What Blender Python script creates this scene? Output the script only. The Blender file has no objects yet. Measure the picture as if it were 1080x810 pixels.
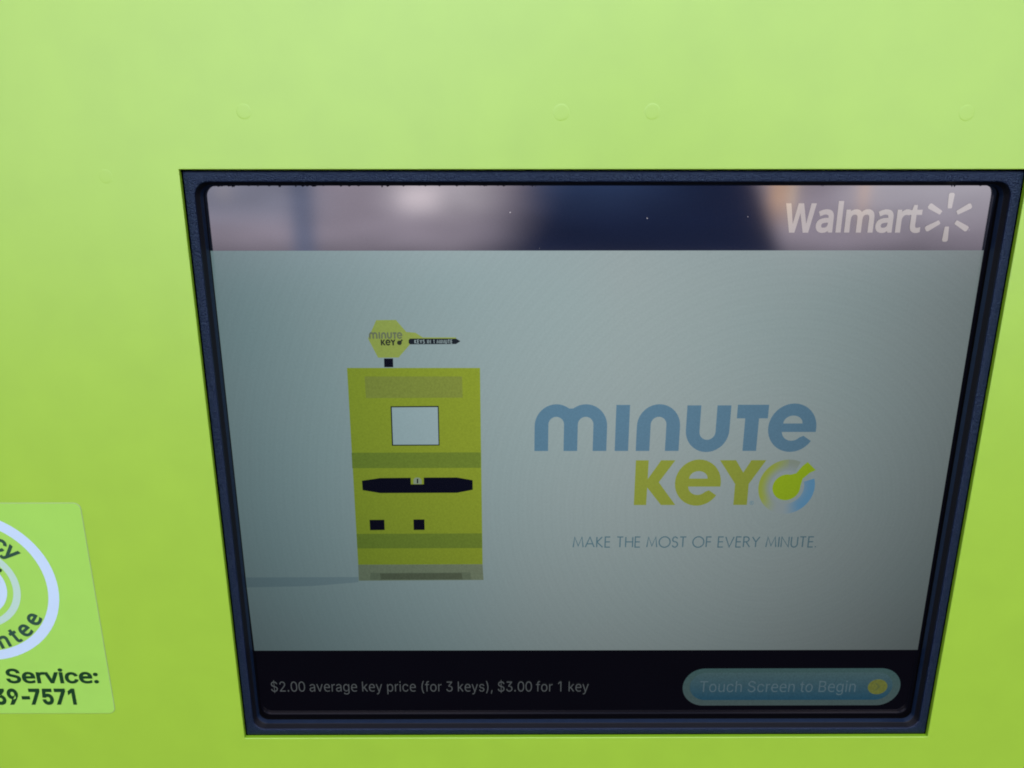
import bpy, bmesh, math, random
from mathutils import Vector
from mathutils.geometry import tessellate_polygon
random.seed(7)
C = bpy.context.scene.collection
SC = bpy.context.scene
DEPTH = 0.0090            # the display lies this far behind the face of the cabinet
X0, X1, Z0, Z1 = -0.1399, 0.2201, 1.16139, 1.4500    # opening cut in the front panel

# ------------------------------------------------------------------ helpers
def link(name, me, parent=None, mat=None):
    o = bpy.data.objects.new(name, me); C.objects.link(o)
    if parent: o.parent = parent
    if mat and me is not None: me.materials.append(mat)
    return o
def empty(name, label=None, cat=None):
    o = bpy.data.objects.new(name, None); C.objects.link(o); o.empty_display_size = .05
    if label: o['label'] = label
    if cat: o['category'] = cat
    return o
def mesh_from(bm, name, smooth=False):
    me = bpy.data.meshes.new(name); bm.normal_update(); bm.to_mesh(me); bm.free()
    if smooth:
        for p in me.polygons: p.use_smooth = True
    return me

class Flat:
    """flat artwork standing upright in the XZ plane, facing -Y; each shape sits a hair in front of the last"""
    def __init__(s, y, step=-0.00001): s.bm = bmesh.new(); s.y = y; s.step = step; s.n = 0
    def poly(s, outer, holes=(), mi=0):
        y = s.y + s.step*s.n; s.n += 1
        loops = [[Vector((p[0], p[1], 0)) for p in l] for l in [outer]+list(holes)]
        flat = [v for l in loops for v in l]
        vs = [s.bm.verts.new((v.x, y, v.y)) for v in flat]
        for t in tessellate_polygon(loops):
            a, b, c = (flat[i] for i in t)
            cr = (b-a).cross(c-a).z
            if abs(cr) < 1e-13: continue
            t = t if cr > 0 else (t[0], t[2], t[1])
            try:
                f = s.bm.faces.new([vs[i] for i in t]); f.material_index = mi
            except ValueError: pass
        return s
    def obj(s, name, parent, *mats):
        me = bpy.data.meshes.new(name); s.bm.to_mesh(me); s.bm.free()
        for m in mats: me.materials.append(m)
        o = bpy.data.objects.new(name, me); C.objects.link(o); o.parent = parent
        return o

GLYPHS = {'I':{' ':(.188,[]),'$':(.447,[[.202,-.074,.202,.583,.244,.583,.244,-.074],[.224,-.009,.188,-.007,.156,-.001,.128,.009,.102,.023,.081,.04,.064,.06,.051,.083,.042,.109,.038,.137,.104,.137,.11,.11,.123,.088,.142,.071,.166,.059,.194,.052,.224,.049,.257,.052,.286,.06,.311,.074,.329,.092,.341,.114,.346,.139,.342,.161,.332,.179,.316,.193,.296,.205,.245,.222,.184,.239,.145,.253,.112,.269,.086,.289,.067,.313,.056,.341,.052,.372,.058,.413,.075,.448,.092,.468,.113,.484,.138,.498,.165,.508,.195,.514,.227,.516,.259,.514,.289,.508,.316,.498,.351,.476,.377,.449,.394,.415,.401,.378,.337,.378,.326,.412,.302,.437,.28,.449,.254,.456,.225,.459,.194,.456,.167,.448,.145,.435,.129,.418,.118,.398,.115,.376,.119,.352,.131,.334,.148,.319,.169,.308,.212,.293,.264,.279,.312,.264,.336,.252,.359,.238,.379,.22,.395,.198,.405,.171,.408,.139,.403,.099,.386,.064,.37,.043,.349,.025,.323,.011,.294,-.0,.261,-.007]]),'(':(.273,[[.089,.207,.09,.244,.094,.283,.101,.324,.109,.364,.119,.403,.132,.441,.145,.477,.16,.51,.177,.539,.236,.539,.219,.503,.204,.466,.191,.428,.179,.39,.169,.351,.161,.313,.156,.276,.152,.241,.151,.207,.152,.176,.155,.145,.16,.115,.167,.083,.177,.05,.188,.016,.202,-.019,.218,-.057,.236,-.096,.177,-.096,.15,-.046,.128,.004,.111,.055,.099,.106,.092,.156]]),')':(.273,[[.037,-.096,.056,-.056,.072,-.018,.086,.018,.097,.052,.106,.085,.113,.116,.118,.147,.121,.177,.122,.207,.121,.241,.117,.276,.112,.313,.104,.351,.094,.39,.082,.428,.069,.466,.054,.503,.037,.539,.097,.539,.113,.51,.128,.477,.142,.441,.154,.403,.164,.364,.173,.323,.179,.283,.183,.244,.184,.207,.182,.156,.174,.104,.161,.053,.144,.003,.123,-.047,.097,-.096]]),',':(.188,[[.038,-.119,.068,.071,.137,.071,.084,-.119]]),'-':(.453,[[.337,.244,.337,.188,.114,.188,.114,.244]]),'.':(.188,[[.095,-.004,.078,-.001,.063,.009,.053,.024,.05,.041,.053,.059,.063,.073,.078,.083,.095,.087,.113,.083,.128,.073,.138,.059,.141,.041,.138,.024,.128,.009,.113,-.001]]),'0':(.453,[[.227,-.007,.191,-.003,.158,.007,.13,.024,.105,.048,.085,.077,.069,.113,.057,.155,.05,.202,.048,.254,.05,.306,.057,.353,.069,.395,.085,.431,.106,.461,.13,.484,.159,.502,.191,.512,.227,.516,.262,.512,.295,.502,.323,.484,.348,.461,.368,.431,.384,.395,.396,.353,.403,.306,.405,.254,.403,.202,.396,.155,.384,.113,.368,.077,.348,.048,.323,.024,.295,.007,.263,-.003],[.227,.05,.261,.056,.29,.074,.306,.092,.32,.116,.33,.144,.338,.176,.342,.213,.344,.254,.342,.295,.338,.332,.33,.365,.32,.393,.306,.416,.29,.435,.261,.453,.227,.46,.192,.453,.163,.435,.147,.416,.134,.393,.123,.365,.115,.332,.111,.295,.109,.254,.111,.213,.115,.176,.123,.144,.134,.116,.147,.092,.163,.074,.192,.056]]),'1':(.453,[[.276,.509,.276,.0,.212,.0,.212,.448,.209,.448,.086,.358,.086,.427,.198,.509]]),'2':(.453,[[.064,.0,.064,.047,.234,.229,.282,.282,.299,.305,.311,.327,.318,.348,.32,.371,.317,.397,.308,.419,.293,.436,.273,.449,.25,.457,.224,.46,.196,.457,.172,.447,.153,.433,.139,.413,.13,.39,.127,.362,.066,.362,.068,.391,.075,.418,.086,.442,.111,.473,.143,.496,.168,.507,.196,.513,.225,.516,.254,.513,.281,.507,.306,.497,.337,.474,.361,.445,.376,.411,.381,.372,.378,.345,.371,.318,.357,.29,.336,.259,.267,.18,.153,.06,.153,.057,.389,.057,.389,.0]]),'3':(.453,[[.218,-.007,.188,-.005,.159,.001,.133,.01,.098,.03,.07,.057,.052,.091,.044,.132,.109,.132,.115,.107,.126,.087,.144,.071,.165,.059,.191,.052,.219,.05,.248,.053,.275,.061,.297,.074,.315,.093,.325,.116,.329,.145,.326,.172,.316,.196,.299,.217,.275,.234,.242,.244,.201,.248,.157,.248,.157,.299,.288,.448,.288,.452,.07,.452,.07,.509,.372,.509,.372,.461,.211,.278,.211,.289,.247,.29,.279,.286,.308,.276,.333,.262,.354,.244,.371,.222,.383,.198,.391,.173,.393,.145,.39,.116,.383,.09,.37,.066,.354,.045,.333,.027,.309,.012,.281,.002,.251,-.005]]),'5':(.453,[[.221,-.007,.192,-.005,.165,.001,.14,.011,.108,.032,.083,.06,.066,.093,.06,.13,.122,.13,.127,.108,.138,.089,.154,.073,.173,.06,.196,.052,.221,.05,.25,.053,.276,.064,.298,.082,.314,.104,.324,.131,.328,.162,.324,.193,.314,.221,.297,.244,.275,.262,.248,.273,.218,.277,.192,.275,.167,.268,.145,.258,.128,.246,.067,.253,.096,.509,.366,.509,.366,.452,.151,.452,.134,.301,.136,.301,.155,.315,.178,.325,.203,.331,.229,.334,.263,.33,.294,.321,.321,.306,.345,.285,.364,.26,.379,.231,.388,.199,.391,.163,.388,.132,.381,.102,.369,.076,.352,.052,.332,.032,.309,.015,.282,.003,.253,-.004]]),'7':(.453,[[.097,.0,.323,.448,.323,.452,.062,.452,.062,.509,.391,.509,.391,.449,.165,.0]]),'8':(.453,[[.226,-.007,.193,-.005,.163,.001,.136,.011,.101,.033,.074,.062,.057,.096,.052,.135,.055,.166,.065,.195,.081,.22,.101,.241,.125,.256,.153,.265,.153,.267,.119,.282,.093,.308,.076,.342,.07,.38,.075,.417,.09,.45,.114,.477,.146,.498,.17,.508,.197,.514,.226,.516,.255,.514,.282,.508,.306,.498,.337,.477,.361,.45,.377,.417,.382,.38,.376,.342,.359,.308,.333,.282,.3,.267,.3,.265,.327,.256,.351,.241,.372,.22,.387,.195,.397,.166,.401,.135,.395,.096,.378,.062,.352,.033,.317,.011,.289,.001,.259,-.005],[.226,.049,.258,.052,.285,.06,.307,.074,.323,.091,.333,.113,.337,.139,.333,.165,.322,.189,.305,.208,.283,.223,.256,.232,.226,.235,.196,.232,.169,.223,.147,.208,.13,.189,.119,.165,.115,.139,.119,.113,.129,.091,.145,.074,.167,.06,.195,.052],[.226,.29,.252,.292,.274,.3,.293,.313,.307,.33,.316,.351,.319,.376,.316,.399,.308,.42,.294,.437,.275,.449,.252,.457,.226,.46,.2,.457,.177,.449,.159,.437,.145,.42,.136,.399,.133,.376,.136,.351,.145,.33,.159,.313,.178,.3,.201,.292]]),'9':(.453,[[.226,.516,.256,.513,.285,.506,.31,.494,.333,.478,.352,.458,.368,.434,.38,.408,.387,.378,.389,.347,.385,.309,.373,.27,.359,.24,.34,.207,.315,.168,.2,.0,.13,.0,.301,.248,.307,.248,.299,.234,.287,.221,.273,.21,.257,.202,.238,.196,.218,.195,.188,.197,.161,.203,.137,.214,.106,.237,.083,.269,.072,.294,.066,.321,.064,.352,.066,.382,.073,.411,.085,.436,.101,.459,.12,.479,.143,.494,.168,.506,.196,.513],[.226,.46,.199,.457,.174,.446,.154,.429,.138,.407,.129,.381,.125,.352,.129,.322,.138,.295,.154,.274,.174,.257,.199,.247,.226,.243,.254,.247,.279,.257,.299,.273,.314,.295,.324,.321,.327,.35,.324,.381,.314,.407,.299,.429,.279,.446,.254,.457]]),':':(.188,[[.095,-.004,.078,-.001,.063,.009,.053,.024,.05,.041,.053,.059,.063,.073,.078,.083,.095,.087,.113,.083,.128,.073,.138,.059,.141,.041,.138,.024,.128,.009,.113,-.001],[.095,.271,.078,.274,.063,.284,.053,.299,.05,.316,.053,.334,.063,.349,.078,.359,.095,.362,.113,.359,.128,.349,.138,.334,.141,.316,.138,.299,.128,.284,.113,.274]]),'A':(.48,[[.016,.0,.201,.509,.276,.509,.463,.0,.395,.0,.287,.302,.264,.372,.232,.478,.245,.478,.213,.371,.191,.302,.085,.0],[.11,.142,.11,.199,.37,.199,.37,.142]]),'B':(.456,[[.06,.0,.06,.509,.241,.509,.274,.507,.304,.501,.329,.491,.359,.469,.381,.442,.394,.41,.398,.374,.395,.344,.387,.32,.373,.301,.356,.286,.336,.275,.315,.267,.315,.262,.339,.257,.363,.245,.385,.227,.402,.203,.414,.173,.418,.136,.413,.1,.4,.067,.377,.039,.344,.018,.317,.008,.284,.002,.247,.0],[.125,.057,.245,.057,.281,.06,.309,.067,.33,.08,.349,.105,.355,.137,.352,.161,.342,.184,.327,.203,.306,.218,.279,.228,.248,.231,.125,.231],[.125,.285,.238,.285,.265,.288,.288,.296,.308,.309,.323,.326,.333,.348,.336,.372,.33,.403,.313,.429,.283,.446,.24,.452,.125,.452]]),'C':(.51,[[.267,-.007,.225,-.003,.186,.007,.15,.025,.119,.049,.092,.079,.07,.115,.053,.157,.044,.203,.04,.254,.044,.305,.053,.352,.07,.393,.092,.429,.119,.459,.15,.484,.186,.501,.225,.512,.267,.516,.305,.513,.34,.504,.373,.49,.402,.471,.427,.447,.448,.418,.463,.385,.473,.348,.408,.348,.401,.373,.389,.395,.375,.413,.357,.428,.337,.44,.315,.449,.292,.454,.267,.456,.237,.453,.209,.445,.184,.432,.161,.414,.141,.391,.125,.364,.113,.332,.106,.295,.103,.254,.106,.213,.113,.177,.125,.145,.141,.117,.161,.094,.184,.076,.21,.063,.237,.056,.267,.053,.292,.055,.315,.06,.337,.069,.357,.081,.375,.096,.389,.114,.401,.136,.408,.16,.473,.16,.463,.124,.448,.091,.428,.062,.402,.038,.373,.019,.341,.005,.305,-.004]]),'E':(.419,[[.06,.0,.06,.509,.372,.509,.372,.452,.125,.452,.125,.286,.355,.286,.355,.229,.125,.229,.125,.057,.375,.057,.375,.0]]),'G':(.52,[[.269,-.007,.225,-.003,.185,.007,.149,.025,.118,.049,.091,.079,.069,.116,.053,.157,.043,.203,.04,.254,.043,.305,.053,.352,.069,.393,.091,.429,.117,.459,.149,.484,.184,.501,.223,.512,.265,.516,.304,.513,.34,.504,.374,.489,.403,.469,.429,.445,.449,.416,.465,.384,.474,.349,.408,.349,.399,.372,.387,.393,.373,.411,.356,.427,.337,.439,.315,.448,.291,.454,.265,.456,.236,.453,.209,.445,.183,.432,.16,.414,.141,.392,.125,.364,.113,.332,.106,.295,.103,.254,.106,.213,.113,.177,.125,.145,.141,.117,.161,.095,.184,.076,.21,.063,.238,.056,.269,.053,.309,.057,.345,.071,.374,.093,.396,.123,.407,.147,.413,.173,.415,.202,.434,.199,.283,.199,.283,.256,.478,.256,.478,.2,.475,.16,.466,.124,.451,.091,.431,.062,.406,.038,.377,.019,.344,.005,.308,-.004]]),'I':(.3,[[.031,.0,.031,.057,.118,.057,.118,.452,.031,.452,.031,.509,.269,.509,.269,.452,.183,.452,.183,.057,.269,.057,.269,.0]]),'K':(.467,[[.104,.145,.104,.216,.139,.261,.174,.303,.212,.344,.364,.509,.448,.509,.231,.276,.228,.276],[.06,.0,.06,.509,.125,.509,.125,.334,.124,.225,.125,.193,.125,.0],[.372,.0,.188,.259,.228,.309,.449,.0]]),'M':(.628,[[.06,.0,.06,.509,.152,.509,.277,.187,.287,.159,.299,.123,.311,.084,.322,.049,.307,.049,.318,.083,.33,.121,.342,.158,.352,.187,.476,.509,.568,.509,.568,.0,.504,.0,.504,.291,.504,.327,.505,.369,.506,.413,.507,.457,.513,.457,.498,.409,.482,.363,.467,.322,.456,.291,.342,.0,.286,.0,.17,.291,.159,.321,.145,.361,.129,.408,.112,.457,.119,.457,.12,.416,.121,.372,.122,.328,.122,.291,.122,.0]]),'N':(.523,[[.06,.0,.06,.509,.136,.509,.343,.183,.363,.151,.388,.107,.414,.055,.405,.054,.401,.108,.399,.157,.399,.195,.399,.509,.463,.509,.463,.0,.387,.0,.202,.29,.177,.331,.148,.381,.108,.452,.119,.454,.122,.384,.124,.328,.125,.291,.125,.0]]),'S':(.447,[[.224,-.009,.188,-.007,.156,-.001,.128,.009,.102,.023,.081,.04,.064,.06,.051,.083,.042,.109,.038,.137,.104,.137,.11,.11,.123,.088,.142,.071,.166,.059,.194,.052,.224,.049,.257,.052,.286,.06,.311,.074,.329,.092,.341,.114,.346,.139,.342,.161,.332,.179,.316,.193,.296,.205,.245,.222,.184,.239,.145,.253,.112,.269,.086,.289,.067,.313,.056,.341,.052,.372,.058,.413,.075,.448,.092,.468,.113,.484,.138,.498,.165,.508,.195,.514,.227,.516,.259,.514,.289,.508,.316,.498,.351,.476,.377,.449,.394,.415,.401,.378,.337,.378,.326,.412,.302,.437,.28,.449,.254,.456,.225,.459,.194,.456,.167,.448,.145,.435,.129,.418,.118,.398,.115,.376,.119,.352,.131,.334,.148,.319,.169,.308,.212,.293,.264,.279,.312,.264,.336,.252,.359,.238,.379,.22,.395,.198,.405,.171,.408,.139,.403,.099,.386,.064,.37,.043,.349,.025,.323,.011,.294,-.0,.261,-.007]]),'T':(.449,[[.032,.452,.032,.509,.417,.509,.417,.452,.257,.452,.257,.0,.193,.0,.193,.452]]),'U':(.517,[[.259,-.008,.22,-.006,.186,.002,.154,.015,.126,.033,.103,.055,.085,.08,.071,.108,.063,.14,.06,.173,.06,.509,.124,.509,.124,.178,.128,.144,.141,.113,.16,.087,.187,.068,.22,.056,.259,.052,.298,.056,.331,.068,.357,.087,.377,.113,.389,.144,.393,.178,.393,.509,.457,.509,.457,.173,.454,.14,.446,.108,.433,.08,.414,.055,.391,.033,.363,.015,.332,.002,.297,-.006]]),'Y':(.472,[[.203,.0,.203,.208,.016,.509,.091,.509,.192,.344,.222,.292,.25,.23,.224,.23,.251,.293,.28,.344,.381,.509,.455,.509,.268,.208,.268,.0]]),'a':(.389,[[.16,-.009,.126,-.005,.094,.005,.068,.022,.048,.045,.035,.073,.03,.108,.034,.138,.043,.161,.058,.179,.078,.193,.1,.203,.125,.211,.178,.22,.234,.227,.252,.23,.265,.235,.276,.255,.276,.257,.273,.279,.267,.297,.256,.311,.24,.322,.22,.329,.196,.331,.171,.329,.149,.322,.132,.313,.118,.301,.107,.288,.1,.274,.041,.291,.057,.322,.079,.346,.104,.364,.133,.375,.163,.382,.194,.384,.239,.379,.263,.372,.286,.36,.306,.343,.322,.32,.333,.29,.337,.251,.337,.0,.277,.0,.277,.052,.272,.052,.252,.025,.236,.012,.215,.001,.19,-.006],[.17,.045,.202,.049,.228,.059,.248,.074,.263,.093,.272,.115,.276,.138,.276,.19,.259,.182,.231,.176,.2,.171,.175,.168,.134,.159,.117,.15,.103,.139,.095,.124,.092,.105,.094,.087,.102,.072,.114,.061,.13,.052,.149,.047]]),'c':(.396,[[.207,-.008,.174,-.005,.144,.003,.117,.016,.093,.035,.072,.058,.056,.085,.044,.116,.037,.15,.034,.187,.037,.225,.044,.26,.056,.291,.072,.318,.093,.341,.117,.36,.144,.374,.174,.382,.207,.384,.234,.383,.26,.377,.284,.368,.305,.356,.324,.341,.34,.322,.353,.301,.362,.277,.303,.262,.29,.289,.27,.311,.242,.325,.207,.33,.173,.325,.145,.31,.124,.287,.108,.258,.099,.224,.096,.187,.099,.151,.108,.117,.124,.089,.145,.066,.173,.051,.207,.046,.243,.052,.271,.066,.292,.089,.304,.117,.363,.102,.354,.078,.341,.056,.325,.037,.306,.021,.285,.009,.261,-.001,.235,-.006]]),'e':(.398,[[.209,.392,.241,.389,.269,.382,.294,.371,.317,.354,.335,.334,.349,.31,.36,.282,.366,.251,.368,.218,.368,.18,.105,.18,.109,.141,.12,.107,.138,.081,.162,.062,.192,.05,.227,.047,.262,.048,.293,.054,.351,.073,.351,.018,.321,.007,.293,-.001,.261,-.005,.225,-.007,.19,-.004,.158,.003,.128,.015,.102,.032,.081,.055,.063,.081,.05,.113,.042,.149,.039,.19,.042,.23,.049,.266,.061,.298,.077,.326,.097,.349,.12,.368,.147,.381,.177,.389],[.209,.34,.181,.337,.157,.328,.138,.311,.123,.289,.112,.262,.107,.23,.303,.23,.3,.261,.292,.288,.279,.31,.261,.326,.238,.337]]),'f':(.254,[[.228,.379,.228,.327,.006,.327,.006,.379],[.081,.0,.081,.432,.084,.461,.096,.486,.113,.505,.135,.519,.161,.527,.187,.53,.222,.527,.243,.521,.227,.468,.215,.472,.195,.474,.171,.47,.154,.46,.145,.443,.142,.419,.142,.0]]),'g':(.425,[[.207,-.151,.168,-.148,.134,-.14,.105,-.127,.082,-.11,.064,-.091,.051,-.069,.101,-.041,.122,-.066,.136,-.078,.154,-.088,.178,-.095,.207,-.097,.249,-.092,.282,-.075,.304,-.047,.311,-.006,.311,.068,.306,.068,.287,.041,.272,.028,.252,.016,.227,.008,.195,.005,.165,.007,.138,.014,.113,.027,.09,.043,.071,.065,.055,.09,.043,.12,.036,.154,.034,.191,.036,.229,.043,.263,.055,.293,.071,.32,.09,.342,.112,.361,.138,.374,.166,.382,.196,.384,.228,.382,.253,.373,.273,.36,.288,.346,.308,.319,.313,.319,.313,.379,.372,.379,.372,-.009,.37,-.04,.363,-.067,.35,-.09,.324,-.117,.291,-.136,.265,-.144,.237,-.149],[.205,.059,.237,.063,.264,.075,.285,.095,.3,.121,.309,.154,.312,.193,.309,.231,.3,.264,.285,.291,.264,.312,.237,.325,.205,.33,.172,.325,.145,.312,.124,.29,.109,.262,.099,.229,.096,.193,.099,.155,.109,.123,.124,.096,.145,.076,.172,.063]]),'h':(.41,[[.114,.227,.114,.0,.053,.0,.053,.509,.114,.509,.114,.287,.102,.287,.116,.319,.132,.344,.152,.362,.187,.379,.227,.384,.264,.38,.295,.369,.321,.349,.341,.321,.35,.298,.355,.271,.357,.24,.357,.0,.296,.0,.296,.235,.29,.275,.273,.304,.246,.323,.21,.329,.184,.326,.161,.317,.141,.303,.126,.283,.117,.257]]),'i':(.167,[[.053,.0,.053,.379,.114,.379,.114,.0],[.084,.443,.067,.446,.054,.455,.044,.468,.041,.483,.044,.499,.054,.512,.067,.521,.084,.524,.1,.521,.114,.512,.123,.499,.126,.483,.123,.468,.114,.455,.1,.446]]),'k':(.381,[[.11,.137,.11,.212,.121,.212,.284,.379,.36,.379,.184,.199,.177,.199],[.053,.0,.053,.509,.114,.509,.114,.0],[.294,.0,.148,.186,.191,.229,.372,.0]]),'l':(.189,[[.139,-.002,.101,.003,.074,.02,.058,.047,.053,.084,.053,.509,.114,.509,.114,.099,.115,.077,.12,.062,.146,.052,.16,.053,.17,.054,.181,.003,.162,-.001]]),'m':(.61,[[.053,.0,.053,.379,.112,.379,.112,.295,.108,.295,.118,.323,.132,.346,.151,.363,.172,.376,.195,.384,.219,.386,.257,.38,.287,.361,.309,.331,.321,.295,.312,.295,.322,.321,.337,.343,.357,.361,.381,.375,.407,.383,.437,.386,.468,.383,.497,.372,.522,.354,.541,.328,.553,.296,.557,.255,.557,.0,.496,.0,.496,.254,.49,.289,.473,.313,.447,.326,.419,.33,.395,.328,.374,.32,.358,.307,.345,.29,.338,.27,.335,.247,.335,.0,.274,.0,.274,.26,.269,.288,.253,.311,.229,.326,.199,.33,.178,.328,.158,.32,.14,.307,.126,.289,.117,.266,.114,.238,.114,.0]]),'n':(.41,[[.114,.227,.114,.0,.053,.0,.053,.379,.112,.379,.112,.287,.102,.287,.116,.319,.132,.344,.152,.362,.187,.379,.227,.384,.264,.38,.295,.369,.321,.349,.341,.321,.35,.298,.355,.271,.357,.24,.357,.0,.296,.0,.296,.235,.29,.275,.273,.304,.246,.323,.21,.329,.184,.326,.161,.317,.141,.303,.126,.283,.117,.257]]),'o':(.415,[[.207,-.008,.174,-.005,.144,.003,.117,.016,.093,.035,.072,.058,.056,.085,.044,.116,.037,.15,.034,.187,.037,.225,.044,.26,.056,.291,.072,.318,.093,.341,.117,.36,.144,.374,.174,.382,.207,.384,.241,.382,.271,.374,.299,.36,.323,.341,.343,.318,.359,.291,.371,.26,.379,.225,.381,.187,.379,.15,.371,.116,.359,.085,.343,.058,.323,.035,.299,.016,.271,.003,.241,-.005],[.207,.046,.242,.051,.27,.066,.292,.089,.307,.117,.316,.151,.319,.187,.316,.224,.307,.258,.292,.287,.27,.31,.242,.325,.207,.33,.173,.325,.145,.31,.124,.287,.108,.258,.099,.224,.096,.187,.099,.151,.108,.117,.124,.089,.145,.066,.173,.051]]),'p':(.424,[[.053,-.143,.053,.379,.112,.379,.112,.319,.118,.319,.137,.346,.152,.36,.171,.373,.197,.381,.229,.384,.259,.382,.287,.374,.313,.361,.335,.342,.354,.32,.37,.293,.381,.261,.388,.227,.39,.189,.388,.151,.381,.116,.37,.084,.355,.057,.336,.034,.313,.016,.288,.003,.26,-.006,.229,-.008,.198,-.005,.173,.004,.153,.017,.138,.031,.118,.059,.114,.059,.114,-.143],[.22,.047,.253,.051,.279,.066,.301,.088,.316,.117,.325,.151,.328,.189,.325,.227,.316,.261,.301,.29,.28,.311,.253,.325,.22,.33,.188,.325,.161,.312,.14,.291,.125,.263,.116,.229,.113,.189,.116,.15,.125,.115,.14,.086,.162,.065,.188,.051]]),'r':(.259,[[.053,.0,.053,.379,.112,.379,.112,.321,.115,.321,.13,.347,.152,.367,.181,.38,.213,.385,.229,.384,.243,.384,.243,.322,.23,.324,.207,.326,.182,.323,.159,.315,.14,.301,.126,.284,.117,.262,.114,.237,.114,.0]]),'s':(.365,[[.182,-.008,.145,-.005,.112,.003,.084,.018,.062,.038,.045,.063,.036,.094,.094,.107,.105,.079,.124,.06,.15,.049,.181,.045,.217,.05,.244,.062,.262,.081,.268,.103,.265,.121,.254,.136,.237,.147,.212,.155,.149,.17,.118,.18,.092,.192,.072,.208,.053,.237,.047,.274,.051,.305,.065,.332,.087,.354,.115,.37,.149,.381,.187,.384,.223,.381,.254,.372,.279,.358,.299,.339,.314,.316,.324,.29,.268,.277,.258,.298,.243,.316,.219,.328,.187,.333,.156,.329,.131,.317,.114,.299,.109,.277,.112,.258,.124,.243,.144,.232,.172,.223,.229,.209,.261,.2,.287,.187,.306,.171,.325,.142,.331,.107,.326,.075,.312,.047,.29,.024,.26,.006,.223,-.005]]),'t':(.227,[[.204,.379,.204,.327,.006,.327,.006,.379],[.065,.471,.126,.471,.126,.098,.128,.076,.136,.061,.15,.053,.17,.05,.185,.051,.202,.054,.213,.002,.192,-.003,.168,-.004,.138,-.001,.113,.007,.092,.021,.072,.052,.065,.093]]),'u':(.41,[[.182,-.005,.146,-.001,.115,.011,.089,.031,.069,.059,.06,.082,.054,.109,.053,.139,.053,.379,.114,.379,.114,.144,.119,.105,.137,.075,.164,.056,.2,.05,.226,.053,.249,.062,.268,.077,.283,.097,.293,.122,.296,.153,.296,.379,.357,.379,.357,.0,.298,.0,.298,.092,.307,.092,.294,.06,.277,.035,.257,.017,.222,.0]]),'v':(.389,[[.163,.0,.017,.379,.084,.379,.165,.155,.195,.064,.224,.155,.305,.379,.371,.379,.226,.0]]),'w':(.567,[[.138,.0,.023,.379,.087,.379,.133,.214,.154,.137,.175,.041,.165,.041,.186,.135,.206,.214,.252,.379,.316,.379,.362,.214,.382,.136,.402,.041,.391,.041,.413,.135,.434,.214,.48,.379,.545,.379,.429,.0,.368,.0,.319,.172,.305,.225,.291,.28,.277,.338,.291,.338,.277,.28,.263,.225,.248,.172,.199,.0]]),'y':(.389,[[.047,-.139,.061,-.086,.071,-.087,.088,-.09,.104,-.089,.118,-.084,.13,-.074,.141,-.058,.151,-.036,.163,-.001,.017,.379,.084,.379,.165,.155,.195,.064,.224,.155,.305,.379,.371,.379,.204,-.058,.191,-.085,.177,-.107,.159,-.124,.139,-.136,.117,-.143,.091,-.145,.065,-.143]])},'W':{'W':(.735,[[0,.586,.122,.586,.2,.156,.292,.586,.418,.586,.512,.156,.59,.586,.712,.586,.58,-.03,.452,-.03,.355,.379,.258,-.03,.132,-.03]]),'a':(.45,[[.231,.437,.279,.433,.318,.422,.347,.403,.368,.375,.381,.338,.385,.293,.385,.0,.334,.0,.32,.061,.317,.061,.298,.04,.279,.022,.258,.009,.234,-.001,.206,-.006,.172,-.008,.136,-.005,.103,.006,.075,.023,.055,.048,.041,.08,.037,.119,.043,.159,.059,.192,.087,.219,.127,.238,.179,.251,.243,.257,.316,.259,.316,.285,.31,.33,.293,.359,.265,.375,.227,.38,.194,.378,.163,.37,.106,.347,.084,.4,.115,.414,.151,.426,.177,.432,.204,.436],[.252,.208,.204,.203,.167,.195,.141,.182,.118,.155,.11,.119,.115,.087,.132,.066,.157,.053,.188,.049,.223,.052,.253,.062,.279,.079,.299,.103,.311,.134,.315,.172,.315,.21]]),'l':(.207,[[.139,.0,.068,.0,.068,.609,.139,.609]]),'m':(.75,[[.54,.438,.584,.434,.621,.421,.649,.401,.669,.371,.681,.33,.685,.28,.685,.0,.615,.0,.615,.277,.61,.321,.594,.353,.567,.372,.528,.379,.49,.374,.46,.362,.438,.342,.423,.315,.414,.28,.411,.237,.411,.0,.342,.0,.342,.277,.339,.308,.332,.333,.32,.353,.303,.367,.281,.376,.253,.379,.215,.374,.185,.36,.164,.338,.15,.308,.144,.283,.14,.255,.139,.223,.139,.0,.068,.0,.068,.43,.125,.43,.136,.371,.14,.371,.155,.392,.173,.409,.194,.422,.217,.431,.241,.436,.266,.438,.298,.436,.325,.43,.349,.42,.378,.398,.398,.366,.402,.366,.418,.388,.438,.406,.461,.42,.486,.43,.512,.436]]),'r':(.331,[[.269,.438,.295,.437,.319,.433,.31,.368,.287,.372,.264,.374,.24,.371,.217,.363,.195,.351,.176,.334,.161,.313,.149,.289,.141,.261,.139,.229,.139,.0,.068,.0,.068,.43,.126,.43,.134,.351,.137,.351,.152,.374,.17,.395,.191,.413,.214,.426,.24,.435]]),'t':(.289,[[.212,.05,.245,.053,.272,.059,.272,.005,.24,-.004,.2,-.008,.167,-.005,.138,.004,.112,.02,.091,.044,.082,.066,.076,.093,.074,.125,.074,.375,.013,.375,.013,.409,.075,.437,.103,.528,.144,.528,.144,.43,.269,.43,.269,.375,.144,.375,.144,.127,.149,.093,.163,.069,.185,.054]])}}
def contours(l):
    return [list(zip(p[::2], p[1::2])) for p in l]
def area(q):
    return sum(a[0]*b[1]-b[0]*a[1] for a, b in zip(q, q[1:]+q[:1]))/2
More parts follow.
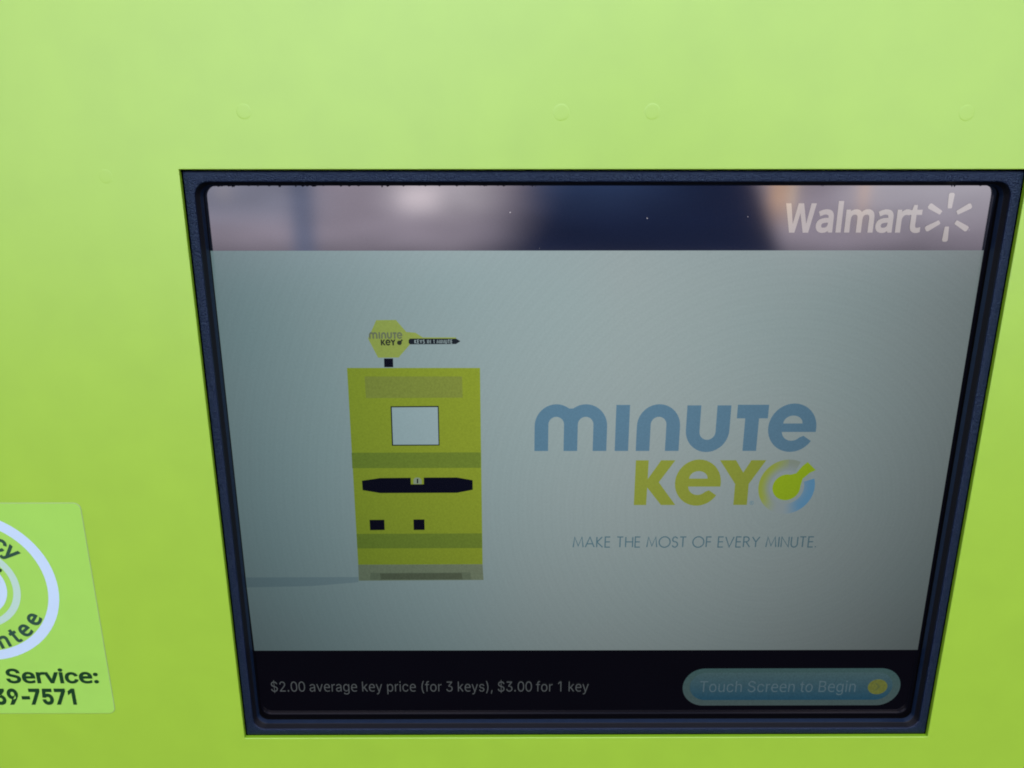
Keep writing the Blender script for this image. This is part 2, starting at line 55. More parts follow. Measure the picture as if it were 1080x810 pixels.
def inside(p, q):
    r = False
    for a, b in zip(q, q[1:]+q[:1]):
        if (a[1] > p[1]) != (b[1] > p[1]) and p[0] < (b[0]-a[0])*(p[1]-a[1])/(b[1]-a[1])+a[0]: r = not r
    return r
def fatten(q, d):
    """move an outline sideways by d (outers run clockwise, holes anticlockwise)"""
    if not d: return q
    k = []
    for p in q:
        if not k or math.hypot(p[0]-k[-1][0], p[1]-k[-1][1]) > .0075: k.append(p)
    if math.hypot(k[0][0]-k[-1][0], k[0][1]-k[-1][1]) < .0075: k.pop()
    q = k
    n = len(q); out = []
    for i in range(n):
        a, b, c = q[i-1], q[i], q[(i+1) % n]
        def nrm(u, v):
            dx, dy = v[0]-u[0], v[1]-u[1]; L = math.hypot(dx, dy) or 1; return (-dy/L, dx/L)
        n1, n2 = nrm(a, b), nrm(b, c)
        mx, my = n1[0]+n2[0], n1[1]+n2[1]; L = math.hypot(mx, my)
        if L < .2: out.append(b); continue
        mx /= L; my /= L; k = d/max(.5, mx*n1[0]+my*n1[1])
        out.append((b[0]+mx*k, b[1]+my*k))
    return out
def layout(s, font, track=0., bold=0., tight=()):
    """glyph outlines of a line of text in em units, and its width"""
    x = 0.; res = []; w = 0.
    for ch in s:
        adv, cs = GLYPHS[font][ch]
        if ch in tight: adv -= tight[ch]
        cs = [fatten(q, 0 if ch == 'W' else bold) for q in contours(cs)]
        outs = [q for q in cs if area(q) < 0]; holes = [q for q in cs if area(q) > 0]
        for o in outs:
            hs = [h for h in holes if inside(h[0], o)]
            mv = lambda q: [(p[0]+x, p[1]) for p in q]
            res.append((mv(o), [mv(h) for h in hs]))
            w = max(w, max(p[0] for p in o)+x)
        x += adv + track
    x0 = min(p[0] for o, h in res for p in o)
    return res, x0, w
def cap(font, ch):
    return max(p[1] for q in contours(GLYPHS[font][ch][1]) for p in q)
def text(fl, s, font, left, right, z_top, ref, mi=0, bold=0., track=0., tight={}, shear=0.):
    """set a line between two baseline points; z_top is where the top of glyph `ref` comes"""
    res, x0, x1 = layout(s, font, track, bold, tight)
    sx = (right[0]-left[0])/(x1-x0); sz = (z_top-left[1])/cap(font, ref); sl = (right[1]-left[1])/(right[0]-left[0])
    def f(p):
        x = left[0]+(p[0]-x0)*sx + shear*p[1]*sz
        return (x, left[1]+p[1]*sz+sl*(x-left[0]))
    for o, hs in res: fl.poly([f(p) for p in o], [[f(p) for p in h] for h in hs], mi)

# ------------------------------------------------------------------ materials
def nodes(name):
    m = bpy.data.materials.new(name); m.use_nodes = True
    nt = m.node_tree; b = nt.nodes['Principled BSDF']; return m, nt, b
def N(nt, t, **kw):
    n = nt.nodes.new(t)
    for k, v in kw.items(): setattr(n, k, v)
    return n
def bump(nt, b, scale, dist, detail=3, strength=1., dim=None):
    tc = N(nt, 'ShaderNodeTexCoord'); no = N(nt, 'ShaderNodeTexNoise'); no.inputs['Scale'].default_value = scale
    no.inputs['Detail'].default_value = detail
    bu = N(nt, 'ShaderNodeBump'); bu.inputs['Distance'].default_value = dist; bu.inputs['Strength'].default_value = strength
    nt.links.new(tc.outputs['Object'], no.inputs['Vector']); nt.links.new(no.outputs['Fac'], bu.inputs['Height'])
    nt.links.new(bu.outputs['Normal'], b.inputs['Normal']); return no, tc
def mottled(name, col, rough, ior, var=.03, vscale=60, bs=900, bd=.00004, bstr=1., tint=(1, 1, 1)):
    m, nt, b = nodes(name)
    b.inputs['Roughness'].default_value = rough; b.inputs['IOR'].default_value = ior
    no, tc = bump(nt, b, bs, bd, 2, bstr)
    b.inputs['Specular Tint'].default_value = (*tint, 1)
    n2 = N(nt, 'ShaderNodeTexNoise'); n2.inputs['Scale'].default_value = vscale; n2.inputs['Detail'].default_value = 6
    nt.links.new(tc.outputs['Object'], n2.inputs['Vector'])
    mp = N(nt, 'ShaderNodeMapRange'); mp.inputs['From Min'].default_value = .3; mp.inputs['From Max'].default_value = .7
    mp.inputs['To Min'].default_value = 1-var; mp.inputs['To Max'].default_value = 1+var
    nt.links.new(n2.outputs['Fac'], mp.inputs['Value'])
    mx = N(nt, 'ShaderNodeVectorMath', operation='SCALE'); mx.inputs[0].default_value = col
    nt.links.new(mp.outputs['Result'], mx.inputs['Scale']); nt.links.new(mx.outputs['Vector'], b.inputs['Base Color'])
    return m
vinyl = mottled('lime_vinyl', (0.318, 0.575, 0.034), .40, 2.0, .03, 45, 1400, .00002, 1., (.80, .92, 1.))
sticker_m = mottled('sticker_vinyl', (.33, .66, .10), .34, 1.6, .02, 90, 1200, .00001)
sticker_edge = mottled('sticker_edge', (.26, .36, .20), .5, 1.5)
ring_m = mottled('sticker_white', (.50, .68, .82), .36, 1.55, .01)
ring2_m = mottled('sticker_pale', (.44, .66, .55), .36, 1.55, .01)
ink_m = mottled('sticker_ink', (.006, .045, .012), .4, 1.5, .05)
ink2_m = mottled('sticker_ink_faded', (.022, .075, .045), .4, 1.5, .05)
steel_m = mottled('cabinet_steel', (.30, .60, .05), .45, 1.5)
bezel_m = mottled('bezel_plastic', (0.002, 0.005, 0.023), .36, 1.56, .6, 2600, 2200, .0006, 1., (.48, .72, 1.))
edge2_m = mottled('bezel_edge_plastic', (.003, .006, .02), .2, 1.55, .1, 300, 900, .00002, 1., (.7, .85, 1.))
groove_m = mottled('groove_plastic', (.004, .005, .008), .5, 1.3)  # inner wall of the bezel; its shade is put into this darker colour
lip_m = mottled('bezel_lip_plastic', (.005, .013, .034), .3, 1.5, .1, 300, 900, .00003, 1., (.7, .85, 1.))
gasket_m = mottled('black_gasket', (.0012, .0012, .0018), .7, 1.15)
grime_m = mottled('grime', (.01, .008, .012), .9, 1.3)
dust_m = mottled('dust', (.55, .55, .52), .9, 1.3)
edge_m = mottled('cut_edge', (.20, .42, .012), .6, 1.4)

SPEC_ROUGH = .065
def lcd(name, col, strength=1., spec=1., rough=SPEC_ROUGH, grad=None, vertical=None, grain=.03, moire=0.):
    """a lit area of the display behind its glossy touch surface"""
    m, nt, b = nodes(name)
    b.inputs['Base Color'].default_value = (.0012, .0012, .0016, 1); b.inputs['Roughness'].default_value = rough
    b.inputs['IOR'].default_value = 1.9; b.inputs['Specular IOR Level'].default_value = .5*spec
    tc = N(nt, 'ShaderNodeTexCoord'); L = nt.links
    def scaled(vec, fac):
        v = N(nt, 'ShaderNodeVectorMath', operation='SCALE')
        if isinstance(vec, tuple): v.inputs[0].default_value = vec
        else: L.new(vec, v.inputs[0])
        L.new(fac, v.inputs['Scale']); return v.outputs['Vector']
    cur = tuple(c*strength for c in col)
    if vertical:                                      # the button: colour runs from one edge to the other
        sp = N(nt, 'ShaderNodeSeparateXYZ'); L.new(tc.outputs['Object'], sp.inputs[0])
        mp = N(nt, 'ShaderNodeMapRange'); mp.inputs['From Min'].default_value = vertical[0]; mp.inputs['From Max'].default_value = vertical[1]
        L.new(sp.outputs['Z'], mp.inputs['Value'])
        mix = N(nt, 'ShaderNodeMix', data_type='RGBA'); L.new(mp.outputs['Result'], mix.inputs['Factor'])
        mix.inputs['A'].default_value = (*[c*strength for c in col], 1); mix.inputs['B'].default_value = (*vertical[2], 1)
        cur = mix.outputs['Result']
    no = N(nt, 'ShaderNodeTexNoise'); no.inputs['Scale'].default_value = 1100; no.inputs['Detail'].default_value = 1
    L.new(tc.outputs['Object'], no.inputs['Vector'])
    mp = N(nt, 'ShaderNodeMapRange'); mp.inputs['From Min'].default_value = .25; mp.inputs['From Max'].default_value = .75
    mp.inputs['To Min'].default_value = 1-grain; mp.inputs['To Max'].default_value = 1+grain
    L.new(no.outputs['Fac'], mp.inputs['Value']); fac = mp.outputs['Result']
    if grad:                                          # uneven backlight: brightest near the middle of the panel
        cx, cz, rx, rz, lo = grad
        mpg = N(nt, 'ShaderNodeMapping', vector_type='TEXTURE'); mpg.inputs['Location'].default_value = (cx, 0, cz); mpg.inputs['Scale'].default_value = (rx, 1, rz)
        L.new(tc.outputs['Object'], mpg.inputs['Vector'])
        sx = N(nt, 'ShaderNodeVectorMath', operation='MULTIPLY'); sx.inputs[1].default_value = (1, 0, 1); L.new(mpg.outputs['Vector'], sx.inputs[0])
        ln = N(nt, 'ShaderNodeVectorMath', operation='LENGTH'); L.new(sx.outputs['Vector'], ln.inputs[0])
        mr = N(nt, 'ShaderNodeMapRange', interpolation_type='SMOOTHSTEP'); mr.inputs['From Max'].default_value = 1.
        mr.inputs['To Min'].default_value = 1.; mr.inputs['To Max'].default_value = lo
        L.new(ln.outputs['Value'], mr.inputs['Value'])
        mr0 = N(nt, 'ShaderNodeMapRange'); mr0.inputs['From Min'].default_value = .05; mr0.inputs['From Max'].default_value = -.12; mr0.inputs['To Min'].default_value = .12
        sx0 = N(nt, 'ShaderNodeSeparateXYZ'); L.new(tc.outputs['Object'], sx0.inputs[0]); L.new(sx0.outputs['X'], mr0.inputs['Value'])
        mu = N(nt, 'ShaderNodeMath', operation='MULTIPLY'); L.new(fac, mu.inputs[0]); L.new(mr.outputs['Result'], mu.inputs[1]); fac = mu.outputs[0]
        cl = N(nt, 'ShaderNodeTexNoise'); cl.inputs['Scale'].default_value = 9; cl.inputs['Detail'].default_value = 4; L.new(tc.outputs['Object'], cl.inputs['Vector'])
        mc = N(nt, 'ShaderNodeMix', data_type='RGBA'); L.new(cl.outputs['Fac'], mc.inputs['Factor'])
        mc.inputs['A'].default_value = (col[0]*strength*1.06, col[1]*strength*.99, col[2]*strength*.99, 1); mc.inputs['B'].default_value = (col[0]*strength*.94, col[1]*strength*1.01, col[2]*strength*1.02, 1)
        ed = N(nt, 'ShaderNodeMix', data_type='RGBA', blend_type='MULTIPLY'); L.new(mr0.outputs['Result'], ed.inputs['Factor'])
        L.new(mc.outputs['Result'], ed.inputs['A']); ed.inputs['B'].default_value = (.80, 1.0, 1.05, 1)
        cur = ed.outputs['Result']
    if moire:                                         # the pixel grid of the panel, seen as faint curved bands
        for sc_, dist_, k in ((60, 1.2, .8), (137, .8, 1.)):
            wv = N(nt, 'ShaderNodeTexWave', wave_type='RINGS', rings_direction='Y'); wv.inputs['Scale'].default_value = sc_
            wv.inputs['Distortion'].default_value = dist_; wv.inputs['Detail'].default_value = 1; wv.inputs['Detail Scale'].default_value = .4
            mw = N(nt, 'ShaderNodeMapping'); mw.inputs['Location'].default_value = (-.13, 0, -1.29); L.new(tc.outputs['Object'], mw.inputs['Vector']); L.new(mw.outputs['Vector'], wv.inputs['Vector'])
            m2 = N(nt, 'ShaderNodeMapRange'); m2.inputs['To Min'].default_value = 1-moire*k; m2.inputs['To Max'].default_value = 1+moire*k
            L.new(wv.outputs['Fac'], m2.inputs['Value'])
            mu = N(nt, 'ShaderNodeMath', operation='MULTIPLY'); L.new(fac, mu.inputs[0]); L.new(m2.outputs['Result'], mu.inputs[1]); fac = mu.outputs[0]
    L.new(scaled(cur, fac), b.inputs['Emission Color']); b.inputs['Emission Strength'].default_value = 1.
    return m

# ------------------------------------------------------------------ the kiosk
kiosk = empty('key_kiosk', 'lime green self-service key kiosk with a dark framed touch screen in its front', 'kiosk')
kiosk.location = (.04, 0, 0)
def K(o):                                             # keep world coordinates while hanging it under the kiosk
    o.parent = kiosk; o.matrix_parent_inverse = kiosk.matrix_basis.inverted(); return o

def rrect(x0, x1, z0, z1, r, n=8):
    """rounded rectangle, anticlockwise, starting at the lower right corner"""
    pts = []
    for cx, cz, a0 in ((x1-r, z0+r, -90), (x1-r, z1-r, 0), (x0+r, z1-r, 90), (x0+r, z0+r, 180)):
        for i in range(n+1):
            a = math.radians(a0+90*i/n); pts.append((cx+r*math.cos(a), cz+r*math.sin(a)))
    return pts
def loft(loops, close=False):
    """loops: lists of equal length of (x, y, z); faces between each neighbouring pair"""
    bm = bmesh.new(); V = [[bm.verts.new(p) for p in l] for l in loops]; n = len(loops[0])
    for a, b in zip(V, V[1:]):
        for i in range(n):
            j = (i+1) % n; bm.faces.new((a[i], b[i], b[j], a[j]))
    return bm
# front panel: sheet steel with the opening, its cut edges slightly rolled
PX0, PX1, PZ0, PZ1 = -.34, .42, .04, 1.86
def rect(x0, x1, z0, z1, y): return [(x1, y, z0), (x1, y, z1), (x0, y, z1), (x0, y, z0)]
e = .0003
bm = loft([rect(PX0, PX1, PZ0, PZ1, .022), rect(PX0, PX1, PZ0, PZ1, .002), rect(PX0+.002, PX1-.002, PZ0+.002, PZ1-.002, 0),
           rect(X0-e, X1+e, Z0-e, Z1+e, 0), rect(X0-e*.3, X1+e*.3, Z0-e*.3, Z1+e*.3, e*.3), rect(X0, X1, Z0, Z1, e)])
panel = K(link('front_panel', mesh_from(bm, 'front_panel'), None, vinyl))
bm = loft([rect(X0, X1, Z0, Z1, e), rect(X0, X1, Z0, Z1, .0022)])
o = link('cut_edge', mesh_from(bm, 'cut_edge'), panel, edge_m)
bm = bmesh.new()
def box(bm, x0, x1, y0, y1, z0, z1):
    v = [bm.verts.new((x, y, z)) for x in (x0, x1) for y in (y0, y1) for z in (z0, z1)]
    for f in ((0, 1, 3, 2), (4, 6, 7, 5), (0, 4, 5, 1), (2, 3, 7, 6), (0, 2, 6, 4), (1, 5, 7, 3)): bm.faces.new([v[i] for i in f])
box(bm, PX0+.003, PX1-.003, .0225, .55, 0, PZ1+.004)
bmesh.ops.recalc_face_normals(bm, faces=bm.faces)
cab = K(link('cabinet', mesh_from(bm, 'cabinet'), None, steel_m))
# covered fasteners: shallow domes under the vinyl
def dome():
    bm = bmesh.new(); R = .0029; prof = [(R*1.09, .00002), (R*1.03, -.00004), (R, -.00014), (R*.93, -.00019), (R*.6, -.00020), (R*.25, -.00021)]
    rings = [[bm.verts.new((r*math.cos(2*math.pi*k/40), y, r*math.sin(2*math.pi*k/40))) for k in range(40)] for r, y in prof]
    for a, b in zip(rings, rings[1:]):
        for k in range(40): bm.faces.new((a[k], a[(k+1) % 40], b[(k+1) % 40], b[k]))
    bm.faces.new(rings[-1]); bmesh.ops.recalc_face_normals(bm, faces=bm.faces)
    return mesh_from(bm, 'covered_rivet', True)
dm = dome(); dm.materials.append(vinyl)
for (x, z), s in (((-0.11025, 1.47320), 1.), ((0.02139, 1.47282), 1.1), ((0.05915, 1.47318), 1.05), ((0.18984, 1.47261), 1.05), ((-0.17113, 1.44721), .95)):
    o = bpy.data.objects.new('covered_rivet', dm); C.objects.link(o); o.parent = panel; o.location = (x, 0, z); o.scale = (s, .25 if s > .96 else .15, s)

# bezel: textured plastic, flat face, rolled inner edge, shallow wall, ledge
BY = .0016                                            # the face of the bezel lies just behind the panel
g = .0006
def fl_(x0, x1, z0, z1, r, y): return [(x, y, z) for x, z in rrect(x0, x1, z0, z1, r)]
W = .0058; IX0, IX1, IZ0, IZ1 = -0.13501, 0.21518, 1.16565, 1.44470
RI = .0060
def inner(d, y): return fl_(IX0+d, IX1-d, IZ0+d, IZ1-d, max(.0008, RI-max(d, 0)*.6-min(d, 0)), y)
loops = [fl_(X0+g, X1-g, Z0+g, Z1-g, .0006, .006), fl_(X0+g, X1-g, Z0+g, Z1-g, .0006, BY+.0009), fl_(X0+g+.0003, X1-g-.0003, Z0+g+.0003, Z1-g-.0003, .0006, BY+.0002),
         fl_(X0+g+.0010, X1-g-.0010, Z0+g+.0010, Z1-g-.0010, .0006, BY)]
for k in range(7):
    a = math.radians(15*k); r = .0008
    if k < 4: loops.append(inner(-r+r*math.sin(a), BY+r-r*math.cos(a)))
bz = K(link('bezel', mesh_from(loft(loops), 'bezel'), None, bezel_m))
for p in bz.data.polygons: p.use_smooth = True
bz.data.set_sharp_from_angle(angle=math.radians(50))
rr = .0008
bm = loft([inner(-rr+rr*math.sin(math.radians(q)), BY+rr-rr*math.cos(math.radians(q))) for q in (45, 60, 75, 90)])
link('rolled_edge', mesh_from(bm, 'rolled_edge', True), bz, edge2_m)
bm = loft([inner(0, BY+rr), inner(.0008, BY+.0030), inner(.0010, BY+.0033)])
link('groove', mesh_from(bm, 'groove'), bz, groove_m)
bm = loft([inner(.0010, BY+.0033), inner(.00155, BY+.0050), inner(.0016, BY+.0054)])
lip = link('inner_lip', mesh_from(bm, 'inner_lip', True), bz, lip_m)
bm = loft([inner(.0016, BY+.0054), inner(.0013, DEPTH+.0005)])
link('gasket', mesh_from(bm, 'gasket'), bz, gasket_m)
# shadow gap behind the opening
bm = loft([rect(X0-.004, X1+.004, Z0-.004, Z1+.004, .0023), rect(X0-.004, X1+.004, Z0-.004, Z1+.004, .016)])
bk = bmesh.new(); bk.free()
for v in (rect(X0+.0008, X1-.0008, Z0+.0008, Z1-.0008, .0075),):
    pass
link('gap_backing', mesh_from(bm, 'gap_backing'), bz, gasket_m)

# ------------------------------------------------------------------ the display
SX0, SX1 = IX0+.0002, IX1-.0002
def DN(f, name, *m): return f.obj(name, disp, *m)
black = lcd('display_black', (.0012, .0013, .003), grain=.1)
black_foot = lcd('display_black_foot', (.0007, .0006, .0016), grain=.1, spec=.8)
Y = DEPTH
f = Flat(Y); f.poly(rrect(SX0-.003, SX1+.003, Z0+.0035, IZ1+.003, .002)); disp = K(f.obj('touch_display', None, black))
(hl, ht), (hr, hb) = (-0.13715, 1.44700), (0.21182, 1.41471)
def q4(*p): return list(p)
f = Flat(Y-.00003); f.poly(q4((-0.13575, 1.41489), (0.21200, 1.41492), (0.21382, 1.44690), (-0.13757, 1.44700))); DN(f, 'header_bar', lcd('header_bar', (0.004, 0.006, 0.012), grain=.15))
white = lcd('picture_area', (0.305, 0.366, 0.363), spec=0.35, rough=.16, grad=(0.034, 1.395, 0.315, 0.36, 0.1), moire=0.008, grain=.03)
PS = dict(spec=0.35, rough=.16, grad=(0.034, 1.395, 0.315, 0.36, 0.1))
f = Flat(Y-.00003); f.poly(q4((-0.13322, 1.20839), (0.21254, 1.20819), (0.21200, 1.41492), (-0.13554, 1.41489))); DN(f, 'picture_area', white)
f = Flat(Y-.00003); f.poly(q4((-0.13343, 1.16679), (0.21268, 1.16597), (0.21254, 1.20819), (-0.13322, 1.20839))); DN(f, 'footer_bar', black_foot)

# faint floor shadow drawn beside the pictured machine
f = Flat(Y-.00005); f.poly(q4((-0.13377, 1.24551), (-0.10007, 1.24626), (-0.07688, 1.24839), (-0.07672, 1.25135), (-0.13346, 1.25118)))
f.obj('pictured_shadow', disp, lcd('pictured_shadow', (.232, .295, .31), **PS))

yel = lcd('pictured_yellow', (.275, .325, .026), grain=.08, **PS)
yel2 = lcd('pictured_yellow_top', (.27, .31, .012), grain=.08, **PS)
band = lcd('pictured_band', (.17, .225, .028), grain=.1, **PS)
panel_d = lcd('pictured_panel', (.235, .265, .045), grain=.1, **PS)
navy = lcd('pictured_navy', (.002, .0025, .009), grain=.1, **PS)
pale = lcd('pictured_window', (.34, .42, .43), **PS)
grey = lcd('pictured_grey', (.2, .225, .14), grain=.1, **PS)
grey2 = lcd('pictured_dark_grey', (.11, .125, .075), grain=.1, **PS)
keyg = lcd('pictured_key', (.32, .37, .075), grain=.06, **PS)
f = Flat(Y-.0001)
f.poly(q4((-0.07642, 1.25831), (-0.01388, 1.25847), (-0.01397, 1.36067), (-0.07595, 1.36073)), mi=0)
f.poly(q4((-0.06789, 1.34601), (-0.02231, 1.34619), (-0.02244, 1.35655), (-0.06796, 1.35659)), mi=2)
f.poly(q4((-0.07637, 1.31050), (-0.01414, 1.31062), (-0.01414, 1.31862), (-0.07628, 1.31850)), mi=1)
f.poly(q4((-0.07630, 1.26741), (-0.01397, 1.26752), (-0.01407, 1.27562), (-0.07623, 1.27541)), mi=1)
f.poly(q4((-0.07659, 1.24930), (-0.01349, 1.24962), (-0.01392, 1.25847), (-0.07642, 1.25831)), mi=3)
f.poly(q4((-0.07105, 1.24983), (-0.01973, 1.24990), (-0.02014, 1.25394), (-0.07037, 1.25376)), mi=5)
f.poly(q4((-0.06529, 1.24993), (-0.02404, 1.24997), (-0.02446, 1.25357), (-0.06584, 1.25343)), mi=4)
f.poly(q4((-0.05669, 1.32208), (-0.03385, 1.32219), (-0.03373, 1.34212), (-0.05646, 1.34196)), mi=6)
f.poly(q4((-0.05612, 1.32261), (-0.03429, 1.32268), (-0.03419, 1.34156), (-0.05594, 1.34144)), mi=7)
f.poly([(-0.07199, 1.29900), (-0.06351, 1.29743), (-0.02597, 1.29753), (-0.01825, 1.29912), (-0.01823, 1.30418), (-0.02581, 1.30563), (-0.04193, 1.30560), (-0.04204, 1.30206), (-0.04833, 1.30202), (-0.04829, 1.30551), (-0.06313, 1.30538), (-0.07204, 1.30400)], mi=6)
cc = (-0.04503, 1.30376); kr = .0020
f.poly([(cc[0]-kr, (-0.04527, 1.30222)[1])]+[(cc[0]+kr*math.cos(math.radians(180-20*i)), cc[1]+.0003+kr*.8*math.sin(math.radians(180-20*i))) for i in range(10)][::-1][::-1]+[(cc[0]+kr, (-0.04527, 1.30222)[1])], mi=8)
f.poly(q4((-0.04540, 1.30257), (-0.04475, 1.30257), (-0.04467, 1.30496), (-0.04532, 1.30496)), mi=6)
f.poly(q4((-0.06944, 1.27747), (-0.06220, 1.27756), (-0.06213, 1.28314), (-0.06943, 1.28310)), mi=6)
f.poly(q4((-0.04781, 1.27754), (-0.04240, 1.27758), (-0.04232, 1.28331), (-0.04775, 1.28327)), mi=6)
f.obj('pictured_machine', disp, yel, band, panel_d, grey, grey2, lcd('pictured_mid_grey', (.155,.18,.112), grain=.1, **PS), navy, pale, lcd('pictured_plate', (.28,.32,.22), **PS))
f = Flat(Y-.0001)
f.poly(q4((-0.05858, 1.36108), (-0.05438, 1.36107), (-0.05433, 1.36527), (-0.05852, 1.36527)), mi=1)
f.poly([(-0.06123, 1.36564), (-0.05167, 1.36572), (-0.04731, 1.37069), (-0.04548, 1.37271), (-0.02468, 1.37292), (-0.02485, 1.37525), (-0.04014, 1.37526), (-0.04356, 1.37750), (-0.04769, 1.37786), (-0.05221, 1.38345), (-0.06124, 1.38337), (-0.06542, 1.37475)], mi=0)
f.poly([(-0.04616, 1.37199), (-0.02492, 1.37211), (-0.02287, 1.37346), (-0.02486, 1.37471), (-0.04606, 1.37473), (-0.04674, 1.37406), (-0.04679, 1.37267)], mi=2)
white_ink = lcd('pictured_white_ink', (.36, .42, .42), **PS)
grey_ink = lcd('pictured_grey_ink', (.16, .175, .1), **PS)
dark_ink = lcd('pictured_dark_ink', (.03, .035, .02), **PS)
sign_text = ((-0.04395, 1.37253), (-0.02666, 1.37256), (-0.04390, 1.37415)[1])

# the lettered mark: outlines on a grid whose unit is one hundredth of the wordmark's width
def arc(cx, cy, rx, ry, a0, a1, n=14):
    return [(cx+rx*math.cos(math.radians(a0+(a1-a0)*i/n)), cy+ry*math.sin(math.radians(a0+(a1-a0)*i/n))) for i in range(n+1)]
def e_shape(cx, cy, rx, ry):
    k = rx/25.
    # outer bowl runs from the right end of the bar round to the cut terminal
    out = [(cx+rx*.995, cy-4.2*k)] + arc(cx, cy, rx, ry, 0, 327, 36)
    out += [(cx+12.6*k, cy-8.2*k)] + arc(cx+.3*k, cy-3.6*k, 10.6*k, 9.8*k, -28, -180, 12)[1:] + [(cx-9.9*k, cy-4.2*k)]
    hole = arc(cx+.2*k, cy+4.6*k, 10.*k, 8.2*k, 0, 180, 14)
    return out, [hole]
def m_shape(x0, w, lobes, h=49., st=14.4, k=13.):
    """rounded m or n: lobes side by side, sharing stems"""
    lw = (w-st)/lobes + st; step = lw-st
    out = [(x0, 0)]
    for i in range(lobes):
        cx = x0+step*i+lw/2
        pts = arc(cx, h-23, lw/2, 23, 180, 0, 20)
        if i: pts = [p for p in pts if p[0] > x0+step*i+st/2]
        if i < lobes-1: pts = [p for p in pts if p[0] < x0+step*(i+1)+st/2]
        out += pts
    out += [(x0+w, 0), (x0+w-st, 0)]
    for i in reversed(range(lobes)):
        cx = x0+step*i+lw/2; r = lw/2-st
        out += arc(cx, h-k-r, r, r, 0, 180, 12)
        out += [(x0+step*i+st, 0)]
        if i: out += [(x0+step*i, 0)]
    return out
MINUTE = [(m_shape(563.6, 75.8, 2), []), ([(648.2, 0), (662.4, 0), (662.4, 48.3), (648.2, 48.3)], []), (m_shape(670.4, 45.2, 1), []),
          ([(p[0], 47.8-p[1]) for p in m_shape(721.9, 45.6, 1)], []),
          ([(783., 0), (797.4, 0), (797.4, 34.3), (806.6, 34.3), (806.6, 48.4), (774.2, 48.4), (774.2, 34.3), (783, 34.3)], []),
          e_shape(833., 24.3, 25.2, 25.4)]
KEYW = [([(668.4, 0), (681.4, 0), (681.6, 18.6), (697., 0), (712.2, 0), (693.4, 24.2), (709.4, 47.2), (694.6, 47.2), (681.7, 27.6), (681.7, 47.2), (668.4, 47.2)], []),
        e_shape(734.3, 23.6, 24., 24.4),
        ([(773.3, 0), (787.6, 0), (787.6, 22.3), (803.6, 47.2), (788.2, 47.2), (780.7, 34.4), (772.2, 47.2), (755.6, 47.2), (773.3, 22.3)], [])]
def place(fl, shapes, base, w_ref, top, x_ref, h_ref, mi):
    """map design units so that x_ref[0] meets base.x, x_ref[1] meets w_ref.x, and h_ref meets top"""
    sx = (w_ref[0]-base[0])/(x_ref[1]-x_ref[0]); sz = (top-base[1])/h_ref; sl = (w_ref[1]-base[1])/(w_ref[0]-base[0])
    def g(p): x = base[0]+(p[0]-x_ref[0])*sx; return (x, base[1]+p[1]*sz+sl*(x-base[0]))
    for o, hs in shapes: fl.poly([g(p) for p in o], [[g(p) for p in h] for h in hs], mi)
place(f, MINUTE, (-0.06494, 1.37466), (-0.04952, 1.37464), (-0.06478, 1.37778)[1], (563.6, 858.2), 49, 4)
place(f, KEYW, (-0.05963, 1.37151), (-0.05275, 1.37151), (-0.05950, 1.37429)[1], (668.4, 803.6), 47.2, 5)
cc = (-0.05104, 1.37276)
f.poly([(cc[0]+.0011*math.cos(a*math.pi/9), cc[1]+.0011*math.sin(a*math.pi/9)) for a in range(18)], mi=5)
f.poly([(cc[0]-.0002, cc[1]+.0002), (cc[0]+.0003, cc[1]-.0003), (cc[0]+.0017, cc[1]+.0012), (cc[0]+.0011, cc[1]+.0017)], mi=5)
f.obj('pictured_key_sign', disp, keyg, navy, lcd('pictured_key_shaft', (.01,.014,.02), **PS), white_ink, grey_ink, dark_ink)

blue = lcd('wordmark_blue', (.105, .205, .29), grain=.05, **PS)
lime = lcd('wordmark_lime', (.27, .318, .045), grain=.05, **PS)
f = Flat(Y-.0001); place(f, MINUTE, (0.01173, 1.31927), (0.14614, 1.31920), (0.01155, 1.34288)[1], (563.7, 858.2), 49, 0)
f.obj('blue_wordmark', disp, blue)
f = Flat(Y-.0001); place(f, KEYW, (0.06090, 1.29083), (0.12401, 1.29084), (0.05987, 1.31441)[1], (668.7, 804), 47.2, 0)
f.obj('green_wordmark', disp, lime)
# registered mark beside it
f = Flat(Y-.0001); cc = (0.11865, 1.29191); R = .0011
f.poly([(cc[0]+R*math.cos(a*math.pi/12), cc[1]+R*math.sin(a*math.pi/12)) for a in range(24)], [[(cc[0]+R*.72*math.cos(a*math.pi/12), cc[1]+R*.72*math.sin(a*math.pi/12)) for a in range(24)]])
f.poly([(cc[0]-.0004, cc[1]-.0006), (cc[0]-.00015, cc[1]-.0006), (cc[0]-.00015, cc[1]-.0001), (cc[0]+.0003, cc[1]-.0006), (cc[0]+.0005, cc[1]-.0006), (cc[0]+.00015, cc[1]), (cc[0]+.0004, cc[1]+.0006), (cc[0]-.0004, cc[1]+.0006)])
f.obj('registered_mark', disp, lcd('mark_blue', (.18,.29,.34), **PS))

